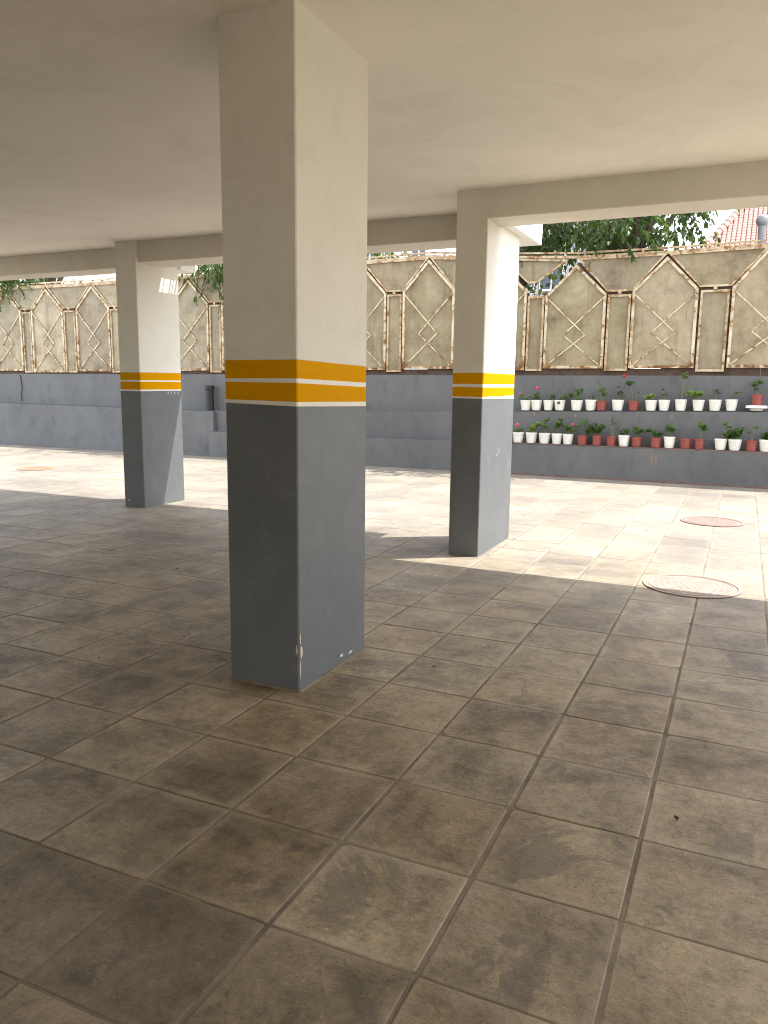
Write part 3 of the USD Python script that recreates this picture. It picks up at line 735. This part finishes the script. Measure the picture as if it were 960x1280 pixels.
make_tree('olive_tree', 'grey green tree crown above the fence between the big and right pillars', (-5.7, 18.5, 1.86), 2.3, None,
    [((.2, -.2, 2.9), .45), ((.7, -.1, 3.0), .5), ((.4, .2, 3.8), .8), ((0, 0, 4.8), .9)], leaf_dark, .09, .03, 43, 52, 10, .4, .09)


def shrub(label, x, y, w, h, mat, seed, n=260, ln=.12, wd=.07):
    r = np.random.default_rng(seed)
    t = thing('shrub', label, 'shrub', (x, y, 1.86))
    lv, st = [], []
    for k in range(n):
        a = np.array([r.uniform(-w, w), r.uniform(-.3, .3), r.uniform(.15, 1) * h])
        dd = np.array([a[0] * .6, a[1], .4]) + unit(r) * .8
        lv.append(leaf(a, dd, unit(r) + [0, -.5, .5], ln * r.uniform(.7, 1.2), wd, .15, .3))
    for k in range(7):
        q = r.uniform(-w, w) * .7
        st.append(tube([(q * .3, 0, -.05), (q * .7, r.uniform(-.1, .1), h * .5), (q, r.uniform(-.2, .2), h * .95)], [.015, .01, .004], 4))
    obj('foliage', join(lv), mat, t)
    obj('stems', cat_(st), bark, t)


shrub('bright green shrub showing through the torn gap in the fence', -3.75, 16.35, .55, 2.25, leaf_light, 51, 320)
shrub('dark green shrub behind the small opening above the narrow fence panel', -4.35, 16.5, .4, 1.95, leaf_dark, 53, 200)

# ------------------------------------------------------------------ houses behind
h = thing('house', 'house with terracotta tiled roof seen over the fence at the right', 'house')
S = math.radians(28)
A = np.array([-1.66, 22.0, 4.60]); UP = np.array([0, math.cos(S), math.sin(S)]); NR = np.array([0, -math.sin(S), math.cos(S)])
rows, cols = 30, 66
rr_ = np.random.default_rng(61)
tl = []
RL, CW = 0.235, 0.125
for i in range(rows):
    v0 = i * RL
    xl = -1.80 + 0.245 * v0 + 0.03
    for j in range(cols):
        x = -1.9 + j * CW + (CW / 2 if i % 2 else 0) * 0
        if x < xl:
            continue
        b = A + UP * (v0 + rr_.uniform(-.008, .008)); b[0] = x
        tip = b + UP * (RL + .05)
        # barrel tile: half pipe, lower end proud
        sect = []
        for end, lift in ((b, .035), (tip, .008)):
            for q in np.linspace(0, np.pi, 5):
                sect.append(end + np.array([1, 0, 0]) * (-math.cos(q) * CW * .36) + NR * (lift + math.sin(q) * .036))
        f = []
        for q in range(4):
            f += [[q, q + 1, 6 + q], [q, 6 + q, 5 + q]]
        f += [[0, 2, 1], [0, 3, 2], [0, 4, 3]]
        tl.append((sect, f))
base = [A + [-.14, 0, -.02], A + [10.5, 0, -.02], A + [10.5, 0, -.02] + UP * 7.3, A + [-.14 + .245 * 7.3, 0, -.02] + UP * 7.3]
lowb = [q - NR * .1 for q in base]
deck = trimesh.convex.convex_hull(np.array(base + lowb))
rfm = obj('roof', deck, rooftile, h)
obj('roof_tiles', join(tl), rooftile, rfm, kind='stuff')
hip = []
for i in range(22):
    a = A + [-.12 + .245 * i * .34, 0, .06] + UP * (i * .34)
    b2 = A + [-.12 + .245 * (i * .34 + .38), 0, .05] + UP * (i * .34 + .38)
    hip.append(tube([a + NR * .03, b2], [.10, .085], 8))
obj('hip_tiles', cat_(hip), rooftile, rfm)
obj('wall', box(-1.35, 8.5, 22.4, 30, 1.8, 4.66), whitem, h)
for x in (0.2, 2.6, 5.0):
    wn = obj('window', box(x, x + 1.1, 22.37, 22.41, 2.9, 4.1), winm, h)
    obj('frame', cat_([box(x - .06, x, 22.35, 22.405, 2.84, 4.16), box(x + 1.1, x + 1.16, 22.35, 22.405, 2.84, 4.16), box(x, x + 1.1, 22.35, 22.405, 4.1, 4.16), box(x, x + 1.1, 22.35, 22.405, 2.84, 2.9)]), whitem, wn)
fl = thing('flue_pipe', 'grey metal flue pipe with a round cap in front of the tiled roof', 'chimney pipe', (0.06, 17.5, 1.86))
obj('pipe', tube([(0, 0, 0), (0, 0, 2.0), (-.02, 0, 3.0)], .075, 14), galv, fl, smooth=50)
obj('cap', trimesh.creation.icosphere(2, .125).apply_transform(np.diag([1, 1, .95, 1])).apply_translation([-.025, 0, 3.10]), galv, fl, smooth=True)


def block(name, label, x0, x1, y0, y1, z1, mat, wins, zb=1.8):
    t = thing(name, label, 'building')
    obj('wall', box(x0, x1, y0, y1, zb, z1), mat, t)
    for (a, b, c, d) in wins:
        w_ = obj('window', box(a, b, y0 - .012, y0 + .02, c, d), winm, t)
        obj('frame', cat_([box(a - .07, a - .002, y0 - .05, y0 + .02, c - .07, d + .07), box(b + .002, b + .07, y0 - .05, y0 + .02, c - .07, d + .07), box(a, b, y0 - .05, y0 + .02, d + .002, d + .07), box(a, b, y0 - .09, y0 + .02, c - .07, c - .002), box((a + b) / 2 - .025, (a + b) / 2 + .025, y0 - .04, y0 + .01, c, d)]), whitem, w_)
    obj('parapet', box(x0 - .08, x1 + .08, y0 - .08, y1 + .08, z1, z1 + .25), mat, t)
    return t


block('apartment_building', 'white apartment building glimpsed above the fence between the big and right pillars', -14.5, -9.7, 26, 34, 10.5, whitem, [(-10.95, -10.45, 4.2, 6.6), (-12.9, -12.3, 4.2, 6.4), (-12.9, -12.3, 7.4, 9.2), (-10.95, -10.45, 7.4, 9.2)])
block('apartment_building', 'pale mauve grey building glimpsed behind the foliage next to the right pillar', -8.6, -4.4, 27, 35, 8.4, lilac, [(-6.6, -5.9, 5.0, 6.6), (-7.9, -7.2, 5.0, 6.6), (-5.6, -5.0, 7.2, 8.0)])
block('apartment_building', 'added cream building blocking sky light, unseen outside the frame on the right', 12.5, 20, -14, 8, 6.5, cream, [(13.5 + 2.2 * k, 14.6 + 2.2 * k, z, z + 1.4) for k in range(3) for z in (1.2, 4.4)], -.1)  # added out of view to hold sky light off the floor
block('apartment_building', 'cream apartment building far behind the fence at the left', -30, -17.5, 27, 38, 10, cream, [(-28 + 2.6 * k, -26.8 + 2.6 * k, z, z + 1.4) for k in range(4) for z in (4.2, 7.2)])

# ------------------------------------------------------------------ potted plants
pr = np.random.default_rng(77)


def round_leaf(c, n, rad, r):
    n = n / np.linalg.norm(n)
    s = np.cross(n, [0.3, 1, .2]); s /= np.linalg.norm(s); u = np.cross(n, s)
    v = [c - n * rad * .22]
    for k in range(8):
        a = k * np.pi / 4 + .2
        q = rad * r.uniform(.8, 1.08) * (.55 if k == 6 else 1)
        v.append(c + (s * math.cos(a) + u * math.sin(a)) * q + n * rad * r.uniform(-.05, .14))
    return v, [[0, 1 + k, 1 + (k + 1) % 8] for k in range(8)]


def pot(color, x, y, z, label, stems, leafm=None, flower=None, dz=0.0, tall=.2, wide=.10):
    """stems: list of (dx, dy, height, clump radius, number of leaves, leaf size)."""
    t = thing('potted_plant', label, 'potted plant', (x, y, z), group='potted plants on the wall ledges')
    R, r0, H = (.108, .080, .198) if color == 'w' else (.100, .086, .182)
    k = pr.uniform(.93, 1.05); R *= k; r0 *= k; H *= pr.uniform(.97, 1.03)
    mat = pot_w if color == 'w' else pot_r
    pm = obj('pot', lathe([(0, .001), (r0, .001), (R - .006, H - .03), (R - .002, H - .03), (R, H - .026), (R, H - .002), (R - .006, H), (R - .012, H - .004), (R - .014, H - .035), (0, H - .036)], 20), mat, t, smooth=35)
    if color == 'w':
        ribs = [bar((math.cos(a) * (r0 + .003), math.sin(a) * (r0 + .003), .02), (math.cos(a) * (R - .006), math.sin(a) * (R - .006), H - .04), .008, .004, (math.cos(a), math.sin(a), 0)) for a in np.arange(16) * np.pi / 8 + pr.uniform(0, 1)]
        obj('ribs', cat_(ribs), mat, pm)
    obj('soil', lathe([(0, H - .024), (R - .0145, H - .028), (R - .0145, H - .036)], 14), soilm, t)
    lv, st = [], []
    for (dx, dy, hh, cr, nl, ls) in stems:
        top = np.array([dx, dy, H + hh])
        b = np.array([dx * .15, dy * .2, H - .04])
        mid = b * .45 + top * .55 + np.array([-dx * .18 + pr.uniform(-.01, .01), 0, .02])
        st.append(tube([b, mid, top], [.006, .005, .0035], 5))
        for _ in range(int(nl * 1.3)):
            o = unit(pr) * cr * pr.uniform(.3, 1); o[2] = o[2] * .75
            c = top + o
            st.append(tube([top - [0, 0, .02], (top + c) / 2 + [0, 0, .006], c], .0018, 3))
            lv.append(round_leaf(c, np.array([o[0] * 4, -.75 + o[1] * 3, .9]) + unit(pr) * .45, ls * 1.25 * pr.uniform(.7, 1.15), pr))
    if st:
        obj('stem', cat_(st), stemm, t)
    if lv:
        obj('leaves', join(lv), leafm or leaf_pot, t)
    if flower:
        fxx, fzz, fr_, fm = flower
        pet = []
        c0 = np.array([fxx, -.02, H + fzz])
        for _ in range(26):
            o = unit(pr) * fr_ * pr.uniform(.5, 1)
            pet.append(round_leaf(c0 + o, o + unit(pr) * .01, fr_ * .42, pr))
        fo = obj('flower', join(pet), fm, t)
        obj('flower_stalk', tube([np.array([fxx * .2, 0, H - .03]), np.array([fxx * .75, 0, H + fzz * .6]), c0], [.003, .0025, .002], 4), stemm, fo)
    return t


B = lambda n=16, h=.05, w=.07, ls=.03: [(pr.uniform(-.03, .03), 0, h, w, n, ls), (w * .8, .02, h * .8, w * .7, n // 2, ls), (-w * .8, -.01, h * .7, w * .7, n // 2, ls)]
UY, LY = 15.35, 15.05
US = [
    ('w', -3.96, 'white pot at the left end of the upper ledge, pink flower leaning left', [(-.10, 0, .06, .07, 9, .028), (0, 0, .03, .05, 5, .026), (.08, 0, .06, .03, 3, .02)], None, (-.13, .12, .028, pink)),
    ('w', -3.75, 'white pot with an upright bright pink flower, second on the upper ledge', [(0, 0, .08, .065, 14, .028), (.03, 0, .15, .03, 4, .02), (-.05, 0, .05, .04, 5, .022)], None, (.01, .23, .042, pink)),
    ('w', -3.51, 'white pot with low light green leaves only at its right rim, upper ledge', [(.075, 0, .06, .055, 11, .03), (-.05, 0, .09, .01, 2, .012)], leaf_mid, None),
    ('w', -3.29, 'white pot with a leaf hanging down over its front, upper ledge', [(.10, 0, .07, .06, 10, .03), (0, -.11, -.04, .03, 4, .025), (.02, 0, .03, .05, 5, .02)], None, None),
    ('w', -2.96, 'white pot with a dense dark green plant leaning to both sides, upper ledge', [(.02, 0, .15, .075, 16, .03), (-.14, 0, .08, .07, 12, .03), (.07, 0, .20, .04, 6, .025), (0, 0, .05, .06, 6, .026)], None, None),
    ('w', -2.69, 'nearly empty white pot with a tiny sprout beside the upper ledge red pot', [(0.01, 0, .05, .05, 6, .018), (.05, 0, .10, .02, 2, .014)], leaf_dry, None),
    ('r', -2.49, 'left of the two plain red pots on the upper ledge, with a sparse upright plant', [(.0, 0, .20, .075, 13, .028), (-.07, 0, .32, .02, 3, .018), (.03, 0, .12, .05, 6, .024)], leaf_pot, None),
    ('w', -2.19, 'white pot between the two red pots of the upper ledge, with a wispy plant', [(.03, 0, .13, .07, 11, .022), (-.01, 0, .24, .03, 4, .018), (.09, 0, .08, .04, 4, .02)], leaf_dry, None),
    ('r', -1.90, 'red pot with a bare bent stem and a red flower up by the fence foot', [(-.09, 0, .33, .075, 12, .028), (.08, 0, .16, .02, 3, .018)], leaf_mid, (-.20, .46, .034, redp)),
    ('w', -1.59, 'white pot with a compact light green clump leaning left, upper ledge', [(-.03, 0, .06, .07, 14, .03), (.03, 0, .10, .05, 7, .028), (-.10, 0, .04, .04, 5, .028)], leaf_pale, None),
    ('w', -1.36, 'white pot with a thin dull plant just right of the light green clump', [(.0, 0, .10, .065, 8, .02), (-.03, 0, .20, .03, 4, .018)], leaf_dry, None),
    ('w', -1.07, 'white pot with one long bare stem topped by leaves reaching the fence', [(.06, 0, .44, .075, 9, .026), (.02, 0, .40, .05, 4, .02)], leaf_pot, None),
    ('w', -0.77, 'white pot with broad pale green leaves spreading left, upper ledge', [(-.05, 0, .11, .09, 13, .036), (-.16, 0, .12, .07, 10, .036), (.03, 0, .13, .05, 6, .03), (-.17, 0, .22, .03, 3, .02)], leaf_pale, None),
    ('w', -0.49, 'white pot with two short fine stems, third from the right on the upper ledge', [(.01, 0, .16, .05, 9, .02), (.05, 0, .13, .05, 6, .02)], leaf_dry, None),
    ('w', -0.22, 'white pot with a single small drooping sprig, left of the raised red pot', [(.09, 0, .13, .05, 9, .026), (.05, 0, .05, .03, 3, .018)], leaf_pot, None),
    ('r', 0.19, 'red pot raised on an upturned white saucer at the right end of the upper ledge', [(-.08, 0, .18, .07, 12, .03), (.01, 0, .22, .07, 12, .03), (-.02, 0, .10, .05, 6, .026)], leaf_pot, None)]
for c, x, lab, st, lm, flw in US:
    z = MIDZ(x) + .004
    if 'saucer' in lab and c == 'r':
        s = thing('pot_stand', 'white upturned saucer on its grey base under the raised red pot, upper ledge', 'saucer', (x, UY, z))
        obj('base', lathe([(0, 0), (.10, 0), (.115, .035), (0, .035)], 18), pot_w, s, smooth=35)
        obj('saucer', lathe([(0, .036), (.13, .036), (.185, .05), (.17, .095), (0, .098)], 22), pot_w, s, smooth=35)
        z += .099
    pot(c, x, UY, z, lab, st, lm, flw)
LS = [
    ('w', -4.01, 'white pot with a pink flower at the left end of the lower ledge', [(0, 0, .05, .07, 10, .03), (.05, 0, .07, .05, 6, .026)], None, (-.02, .15, .04, pink)),
    ('w', -3.75, 'white pot with light yellow green leaves, second on the lower ledge', [(.04, 0, .10, .07, 12, .034), (0, 0, .06, .06, 8, .03), (.14, 0, .18, .05, 7, .03)], leaf_pale, None),
    ('w', -3.49, 'white pot with a tall bushy grey green plant, third on the lower ledge', [(.0, 0, .15, .075, 15, .03), (.03, 0, .26, .06, 10, .026), (-.12, 0, .18, .05, 7, .03)], leaf_pot, None),
    ('w', -3.25, 'white pot with tall leaves, fourth from the left on the lower ledge', [(.03, 0, .20, .075, 16, .036), (-.03, 0, .12, .06, 9, .03), (.06, 0, .28, .04, 5, .03)], leaf_pot, None),
    ('w', -3.04, 'white pot with a pink flower at its right, left of the first red pot below', [(.0, 0, .12, .08, 16, .028), (.08, 0, .08, .06, 8, .028), (-.08, 0, .16, .05, 7, .03)], leaf_pot, (.09, .19, .03, pink)),
    ('r', -2.76, 'leftmost red pot of the lower ledge, with a leafy umbrella on a pale stem', [(.0, 0, .24, .10, 18, .03), (-.08, 0, .17, .05, 6, .028), (.11, 0, .22, .05, 6, .026)], leaf_pot, None),
    ('r', -2.49, 'red pot with the widest bushy light green plant, lower ledge', [(.0, 0, .10, .09, 20, .034), (-.15, 0, .09, .09, 14, .034), (.08, 0, .16, .07, 10, .03), (-.06, 0, .18, .06, 8, .03)], leaf_mid, None),
    ('r', -2.23, 'red pot with a thin reddish plant standing tall and open, lower ledge', [(.05, 0, .24, .07, 8, .018), (.09, 0, .16, .05, 5, .018), (.02, 0, .30, .04, 4, .018)], leaf_dry, None),
    ('w', -2.00, 'white pot between red ones with a low green mound, lower ledge', [(.0, 0, .06, .08, 15, .03), (.05, 0, .09, .05, 7, .026)], leaf_mid, None),
    ('r', -1.77, 'red pot with dark leaves spreading to its right, lower ledge', [(.0, 0, .11, .08, 13, .028), (.13, 0, .12, .06, 8, .028), (-.03, 0, .17, .05, 7, .026)], leaf_pot, None),
    ('r', -1.43, 'red pot whose bright leaves trail far to the left, lower ledge', [(.0, 0, .08, .075, 14, .034), (-.15, 0, .13, .06, 9, .03), (-.26, 0, .13, .05, 6, .028), (.06, 0, .07, .05, 7, .028)], leaf_mid, None),
    ('w', -1.20, 'white pot between two red pots with a rounded leafy plant, lower ledge', [(.0, 0, .19, .075, 14, .028), (.06, 0, .13, .06, 8, .026), (-.04, 0, .13, .05, 7, .026)], leaf_pot, None),
    ('r', -0.92, 'bare red pot with no plant showing, lower ledge', [], None, None),
    ('r', -0.69, 'red pot with one thick stem and large dark leaves, right of the bare pot', [(.02, 0, .24, .065, 9, .04), (.08, 0, .17, .05, 6, .038)], leaf_pot, None),
    ('w', -0.34, 'white pot with leaves reaching up at its right, left of the bushy white pot', [(.08, 0, .10, .07, 10, .028), (.06, 0, .27, .05, 5, .026), (.12, 0, .22, .04, 4, .024)], leaf_pot, None),
    ('w', -0.11, 'white pot with a big bushy green plant overflowing left, lower ledge', [(.0, 0, .10, .09, 20, .036), (-.10, 0, .09, .08, 12, .036), (.06, 0, .16, .07, 10, .034)], leaf_mid, None),
    ('r', 0.16, 'rightmost red pot of the lower ledge, with a few leaves on one leaning sprig', [(.04, 0, .23, .05, 5, .024), (-.06, 0, .15, .03, 3, .022)], leaf_pot, None),
    ('w', 0.38, 'white pot at the right end of the lower ledge with a bushy green plant', [(.05, 0, .07, .09, 16, .034), (-.03, 0, .06, .07, 10, .034), (.10, 0, .14, .07, 8, .03)], leaf_mid, None)]
for c, x, lab, st, lm, flw in LS:
    pot(c, x, LY, LOWZ(x) + .012, lab, st, lm, flw)

# ------------------------------------------------------------------ small litter on the floor
lit = thing('dry_leaf_litter', 'scattered dry leaves and specks lying on the floor tiles', 'litter', kind='stuff')
bits = []
r = np.random.default_rng(91)
for k in range(110):
    x, y = r.uniform(-9, 1.5), r.uniform(2.2, 14.5)
    s = r.uniform(.006, .02)
    bits.append(leaf(np.array([x, y, .004]), np.array([*r.normal(size=2), .05]), np.array([0, 0, 1.0]), s * 1.8, s, .3, -.1))
obj('specks', join(bits), darksteel, lit)
